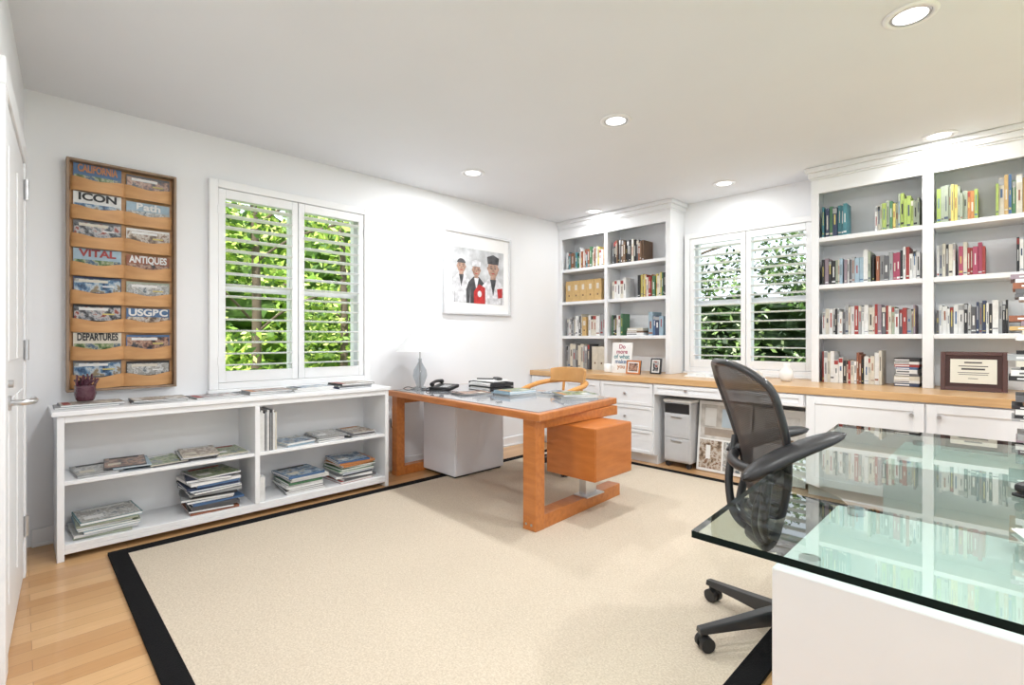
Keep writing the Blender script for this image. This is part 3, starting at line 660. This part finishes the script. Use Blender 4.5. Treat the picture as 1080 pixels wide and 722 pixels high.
# ---------------------------------------------------------------- star base helper
def star_base(g,ang0,R,m,zh=.055,hub=.10,capz=.40,cm=None):
    for k in range(5):
        a=rad(ang0+72*k); c,s=math.cos(a),math.sin(a)
        V=[];w0,w1=.030,.020
        def ring(r,z0,z1,w): 
            return [(c*r-s*w,s*r+c*w,z0),(c*r+s*w,s*r-c*w,z0),(c*r+s*w*.7,s*r-c*w*.7,z1),(c*r-s*w*.7,s*r+c*w*.7,z1)]
        V+=ring(.02,.075,.135,w0)+ring(R*.55,.072,.108,w0*.85)+ring(R,.064,.086,w1)
        F=[(0,1,2,3)]+[(q+j*4,q+j*4+4,(q+1)%4+j*4+4,(q+1)%4+j*4) for j in range(2) for q in range(4)]+[(11,10,9,8)]
        o=mesh_obj('star_leg_%d'%k,V,F,m,g); bevel(o,.004)
        cyl('caster_stem_%d'%k,(c*R*.96,s*R*.96,.062),.008,.03,BLACK,g)
        for sd in(-1,1):
            cyl('caster_wheel_%d_%d'%(k,sd),(c*R*.96+ -s*.017*sd - c*.012, s*R*.96+ c*.017*sd - s*.012,.0275),.0275,.02,BLACK,g,rot=(rad(90),0,a))
        lathe('caster_hood_%d'%k,[(.024,.034),(.022,.045),(.012,.055),(.001,.058)],BLACK,g,loc=(c*R*.96-c*.012,s*R*.96-s*.012,0),seg=16)
    cyl('hub',(0,0,.11),.04,.07,m,g); cyl('gas_column',(0,0,(.14+capz)/2),.026,capz-.14,cm or m,g)

# ---------------------------------------------------------------- ergonomic mesh chair; local +y is facing
fx,fy=.72,.69
frz=math.degrees(math.atan2(-fx,fy))
g=group('mesh_office_chair',(3.31,2.11,.0145),frz)
star_base(g,163-frz,.36,BLACKM)
box('tilt_mechanism',(-.09,-.12,.37),(.09,.10,.43),BLACKM,g,.02)
def shell(nm,func,N,Mr,m,thick=0):
    V=[];F=[]
    for j in range(Mr+1):
        for i in range(N+1):
            V.append(func(i/N*2-1,j/Mr))
    for j in range(Mr):
        for i in range(N):
            a=j*(N+1)+i; F.append((a,a+1,a+N+2,a+N+1))
    return mesh_obj(nm,V,F,m,g,smooth=True)
def bw(t): 
    w=.125+.112*math.sin(min(1,t*1.2)*math.pi/2)
    if t>.80: w*=math.sqrt(max(0,1-((t-.80)/.22)**2*.72))
    if t<.10: w*=.8+2*t
    return w
def bpos(s,t,off=0):
    w=bw(t); x=s*w
    y=-.12-.11*t+.03*math.sin(t*math.pi)-.02*t*t+.05*(s*s)
    z=.52+.56*t
    if t>.9: z-=.02*s*s
    return (x,y+off,z)
def backf(s,t): return bpos(s,t)
shell('back_mesh',backf,16,24,PELL)
rim=[bpos(-1,t) for t in [0,.12,.3,.5,.7,.85,.95]]+[bpos(-.6,1),bpos(0,1.0),bpos(.6,1)]+[bpos(1,t) for t in [.95,.85,.7,.5,.3,.12,0]]+[bpos(.5,-.01),bpos(-.5,-.01)]
tube('back_frame',rim,.014,BLACKM,g,cyclic=True)
tube('lumbar_pad',[bpos(-.9,.3,-.03),bpos(-.4,.29,-.045),bpos(.4,.29,-.045),bpos(.9,.3,-.03)],.020,BLACK,g)
tube('spine_left',[(-.05,-.05,.40),(-.09,-.13,.43),(-.12,-.16,.54),bpos(-1,.42,-.01)],.016,BLACKM,g)
tube('spine_right',[(.05,-.05,.40),(.09,-.13,.43),(.12,-.16,.54),bpos(1,.42,-.01)],.016,BLACKM,g)
def seatf(s,t):
    w=.19+.045*math.sin(t*math.pi*.8); y=-.11+.42*t
    return (s*w,y,.455+.018*s*s-.03*max(0,t-.8)/.2*1.0-.012*math.sin(t*math.pi))
shell('seat_mesh',seatf,14,14,PELL)
tube('seat_frame',[seatf(-1,t) for t in [0,.3,.6,.9]]+[seatf(-.7,1),seatf(0,1),seatf(.7,1)]+[seatf(1,t) for t in [.9,.6,.3,0]]+[seatf(.4,-.02),seatf(-.4,-.02)],.016,BLACKM,g,cyclic=True)
for s,nm in((-1,'left'),(1,'right')):
    ax=.25*s if s>0 else -.20; sh=0 if s>0 else .13
    V=[];F=[];K=16;R_=16
    for k in range(K+1):
        t=k/K; yy=-.27+sh+.345*t; zc=.695+(.155 if s>0 else .09)*t+.014*math.sin(t*math.pi); e_=math.sqrt(max(.02,1-(2*t-1)**4)); w=.052*e_; hh=.030*e_*(1.15-.5*t)
        for q in range(R_):
            an=2*math.pi*q/R_; V.append((ax+w*math.cos(an),yy,zc+hh*math.sin(an)))
    for k in range(K):
        for q in range(R_):
            q2=(q+1)%R_; F.append((k*R_+q,k*R_+q2,(k+1)*R_+q2,(k+1)*R_+q))
    F.append(tuple(range(R_))); F.append(tuple(K*R_+R_-1-q for q in range(R_)))
    mesh_obj('armrest_pad_'+nm,V,F,BLACK,g,smooth=True)
    tube('armrest_post_'+nm,[(.12*s,-.12,.44),(.17*s,-.16+sh*.5,.50),(ax*.98,-.19+sh,.60),(ax,-.18+sh,.725)],.017,BLACKM,g)

# ---------------------------------------------------------------- bentwood swivel armchair
g=group('bentwood_armchair',(1.02,3.42,.0145),172)
star_base(g,15,.29,BLACKM,capz=.42)
lathe('seat_pad',[(.001,.43),(.18,.43),(.215,.44),(.22,.455),(.21,.475),(.15,.485),(.001,.48)],LEATHER,g,seg=40)
box('seat_plate',(-.1,-.1,.415),(.1,.1,.432),BLACKM,g,.005)
arm=[(-.27,.20,.68),(-.285,.05,.725),(-.27,-.12,.76),(-.15,-.235,.78),(0,-.265,.785),(.15,-.235,.78),(.27,-.12,.76),(.285,.05,.725),(.27,.20,.68)]
tube('arm_hoop',arm,.022,BENT,g)
for s in(-1,1):
    tube('arm_support_%d'%s,[(.14*s,.10,.44),(.24*s,.14,.50),(.285*s,.10,.60),(.282*s,.05,.72)],.014,BENT,g)
    tube('rear_support_%d'%s,[(.10*s,-.15,.44),(.12*s,-.21,.55),(.12*s,-.235,.755),(.12*s,-.25,.90)],.013,BENT,g)
V=[];F=[];N=14
for k in range(N+1):
    a=(k/N*2-1)*.80; R_=.30
    for (zz,dr) in ((.770,0),(.905,.015)):
        for th in (0,.022): V.append(((R_+dr+th)*math.sin(a),.06-(R_+dr+th)*math.cos(a)-.0,zz+ (-.018*(k/N*2-1)**4 if zz>.8 else 0)))
for k in range(N):
    a=k*4;c=a+4; F+=[(a,a+2,c+2,c),(a+1,c+1,c+3,a+3),(a+2,a+3,c+3,c+2),(a,c,c+1,a+1)]
F+=[(0,1,3,2),(N*4,N*4+2,N*4+3,N*4+1)]
o=mesh_obj('back_panel',V,F,LEATHER,g,smooth=False); bevel(o,.006)

# ---------------------------------------------------------------- glass desk
g=group('glass_top_desk',(0,0,0))
GP=[(3.42,1.093),(4.46,1.093),(4.46,3.0),(3.30,3.0)]; gz0,gz1=.731,.747
V=[(x,y_,gz0) for x,y_ in GP]+[(x,y_,gz1) for x,y_ in GP]
me=mesh_obj('glass_top',V,[(3,2,1,0),(4,5,6,7)]+[(i,(i+1)%4,(i+1)%4+4,i+4) for i in range(4)],[GTOP,GEDGE,GBOT],g,idx=[2,0,1,1,1,1])
for i,(ya,yb) in enumerate([(1.11,1.66),(2.35,2.9)]):
    box('pedestal_%d'%i,(3.585,ya,0.001),(4.38,yb,.712),CABW,g,.004)
    for j,(px_,py_) in enumerate([(3.64,ya+.06),(4.32,ya+.06),(3.64,yb-.06),(4.32,yb-.06)]):
        cyl('standoff_%d_%d'%(i,j),(px_,py_,.7215),.02,.018,STEEL,g)
    for j,zz in enumerate([.03,.26,.49]): box('drawer_%d_%d'%(i,j),(4.38,ya+.01,zz),(4.395,yb-.01,zz+.21),CABW,g,.003)
box('modesty_panel',(4.30,1.66,.2),(4.32,2.35,.70),CABW,g)
g=group('desk_stapler',(3.99,2.02,.7475),60); box('base',(-.08,-.02,.001),(.08,.02,.012),BLACK,g,.004); rbox('arm',(0,0,.035),(.16,.034,.026),(0,rad(-7),0),BLACK,g,.01)
g=group('tape_holder',(4.06,1.76,.7475),20); box('body',(-.06,-.03,.001),(.07,.03,.03),BLACK,g,.01); cyl('reel',(0,0,.045),.03,.024,BLACK,g,rot=(rad(90),0,0))
g=group('loose_papers',(4.08,1.50,.7475),12); multibox('sheets',[((-.11,-.14,.0005),(.11,.15,.004),0),((-.10,-.13,.004),(.12,.15,.007),0,9)],[PAPER],g)
g=group('notebook_pile',(4.12,2.62,.7475),-8); multibox('notebooks',[((-.12,-.15,.0005),(.12,.15,.018),0),((-.11,-.14,.018),(.10,.14,.032),1,6),((-.10,-.13,.032),(.10,.13,.037),2,-5)],[BM[BN.index('navy')],BM[BN.index('white')],PAPER],g,b=.001)

# ---------------------------------------------------------------- book tower at right
g=group('book_tower_shelf',(4.10,3.56,0)); box('base_plate',(-.17,-.17,.001),(.17,.17,.02),STEEL,g,.004); box('spine',(-.02,.11,.02),(.02,.14,1.62),STEEL,g)
b=Books(); z=.2
for i in range(7):
    box('tray_%d'%i,(-.12,-.10,z-.004),(.12,.14,z),STEEL,g)
    zz=z+.001
    for k in range(random.randint(4,6)):
        t=random.uniform(.014,.032); w=random.uniform(.135,.185); ci=BN.index(random.choice(['cream','white','grey','dgrey','black','tan','rust','brown','mauve','white'])); dx=random.uniform(-.01,.01)
        if zz+t>z+.188: break
        b.bx((-w+dx,-.14,zz),(w+dx,.105,zz+t),ci); b.bx((-w+dx+.03,-.1405,zz+t*.3),(w+dx-.1,-.1404,zz+t*.6),PAGE if not ci==0 else BN.index('dgrey')); b.bx((-w+dx-.0006,-.08,zz+t*.25),(-w+dx,.05,zz+t*.75),BN.index('white') if ci!=0 else BN.index('red')); zz+=t+.0008
    z+=.195
b.make('stacked_books',g)

# ---------------------------------------------------------------- exterior
LG=[mat('leaf_a',(.24,.42,.06),.5,var=.3,scale=3),mat('leaf_b',(.44,.62,.10),.5,var=.3,scale=3),mat('leaf_c',(.08,.17,.03),.5,var=.3,scale=3),mat('leaf_d',(.70,.80,.24),.5,var=.2,scale=3)]
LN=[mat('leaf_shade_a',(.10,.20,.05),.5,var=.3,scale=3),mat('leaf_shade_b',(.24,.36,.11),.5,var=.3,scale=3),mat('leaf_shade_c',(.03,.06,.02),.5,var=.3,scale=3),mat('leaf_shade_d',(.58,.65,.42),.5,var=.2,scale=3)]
BARK=mat('tree_bark',(.13,.10,.07),.9,bump=.6,bscale=20)
box('garden_ground',(-14,-8,-.6),(14,18,-.5),mat('garden_soil',(.16,.28,.06),.95,col2=(.40,.44,.16),scale=2))
def leaves(name,parent,clusters,n,size,wts,ms=None):
    V=[];F=[];I=[]
    for i in range(n):
        c,r=random.choice(clusters)
        d=Vector((random.gauss(0,1),random.gauss(0,1),random.gauss(0,1))).normalized()*r*random.random()**.4
        p=Vector(c)+d; s=random.uniform(*size)
        u=Vector((random.gauss(0,1),random.gauss(0,1),random.gauss(0,.7))).normalized(); w=u.cross(Vector((random.gauss(0,1),random.gauss(0,1),random.gauss(0,1)))).normalized()
        q=len(V); V+=[tuple(p-u*s),tuple(p+w*s*.45),tuple(p+u*s),tuple(p-w*s*.45)]; F.append((q,q+1,q+2,q+3)); I.append(random.choices(range(4),wts)[0])
    mesh_obj(name,V,F,ms or LG,parent,idx=I)
def tree(x,y,h,cl,n,size,wts,tr=.07,ms=None):
    g=group('garden_tree'); tube('trunk',[(x,y,-.5),(x+.05,y+.03,h*.4),(x-.08,y,h)],tr,BARK,g,radii=[1.3,1,.6])
    for k in range(4):
        a=random.uniform(0,6.28); z=h*random.uniform(.3,.8); tube('branch_%d'%k,[(x,y,z),(x+.4*math.cos(a),y+.4*math.sin(a),z+.3),(x+.9*math.cos(a),y+.9*math.sin(a),z+.5)],tr*.3,BARK,g)
    leaves('foliage',g,cl,n,size,wts,ms)
R=random.uniform
def hedge(axis,pos,a0,a1,ztop):
    V=[];F=[];NA,NZ=60,20
    for i in range(NA+1):
        for j in range(NZ+1):
            a=a0+(a1-a0)*i/NA; zz=-.55+(ztop+.55)*j/NZ+(R(-.25,.25) if j==NZ else 0); p=pos+R(-.35,.35)
            V.append((p,a,zz) if axis=='x' else (a,p,zz))
    for i in range(NA):
        for j in range(NZ):
            q=i*(NZ+1)+j; F.append((q,q+1,q+NZ+2,q+NZ+1))
    return V,F
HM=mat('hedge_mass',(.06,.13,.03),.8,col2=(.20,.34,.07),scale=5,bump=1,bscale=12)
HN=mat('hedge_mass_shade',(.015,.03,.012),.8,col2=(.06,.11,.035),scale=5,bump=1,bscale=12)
for (x,y,wts) in [(-2.2,1.9,(4,5,3,3)),(-2.9,3.3,(4,5,3,3)),(-3.4,5.2,(4,4,3,2)),(-2.8,.2,(4,4,3,2))]:
    cl=[((x+R(-.9,.9),y+R(-1.1,1.1),R(-.3,3.4)),R(.25,.6)) for _ in range(20)]
    tree(x,y,3.6,cl,3600,(.03,.07),wts,.05)
g=group('garden_hedge'); V,F=hedge('x',-6.8,-3,13,3.8); mesh_obj('mass',V,F,HM,g)
leaves('foliage',g,[((-5.8+R(-.6,.5),R(-1,11),R(-.3,4.4)),R(.4,.9)) for _ in range(80)],10000,(.06,.13),(4,5,3,3))
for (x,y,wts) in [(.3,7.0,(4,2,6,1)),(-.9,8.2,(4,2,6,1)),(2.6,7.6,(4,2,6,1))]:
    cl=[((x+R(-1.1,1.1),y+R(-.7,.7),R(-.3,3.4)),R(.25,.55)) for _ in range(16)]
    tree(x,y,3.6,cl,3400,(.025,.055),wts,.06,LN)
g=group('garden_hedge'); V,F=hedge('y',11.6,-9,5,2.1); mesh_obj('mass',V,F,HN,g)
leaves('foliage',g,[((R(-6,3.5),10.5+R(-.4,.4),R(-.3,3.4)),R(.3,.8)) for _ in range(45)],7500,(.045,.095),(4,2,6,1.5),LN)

# ---------------------------------------------------------------- light
w=bpy.data.worlds.new('sky'); scene.world=w; w.use_nodes=True; nt=w.node_tree; bg=nt.nodes['Background']
bg.inputs['Color'].default_value=(.82,.91,1,1); bg.inputs['Strength'].default_value=1.8
S=bpy.data.lights.new('sun','SUN'); S.energy=7.0; S.angle=rad(1.5); S.color=(1,.97,.90)
so=bpy.data.objects.new('sun',S); COL.objects.link(so); so.location=(3,-6,9)
so.rotation_euler=Vector((-.38,.55,-.78)).to_track_quat('-Z','Y').to_euler()

# ---------------------------------------------------------------- camera
cam=bpy.data.cameras.new('camera'); co=bpy.data.objects.new('camera',cam); COL.objects.link(co)
co.location=(3.94,0,1.185); co.rotation_euler=(rad(90),0,rad(45.27)); cam.lens=17.5; cam.sensor_width=36; cam.shift_y=-4/1080; cam.clip_start=.02
scene.camera=co
scene.view_settings.view_transform='Standard'
scene.view_settings.look='None'
scene.view_settings.exposure=0.0
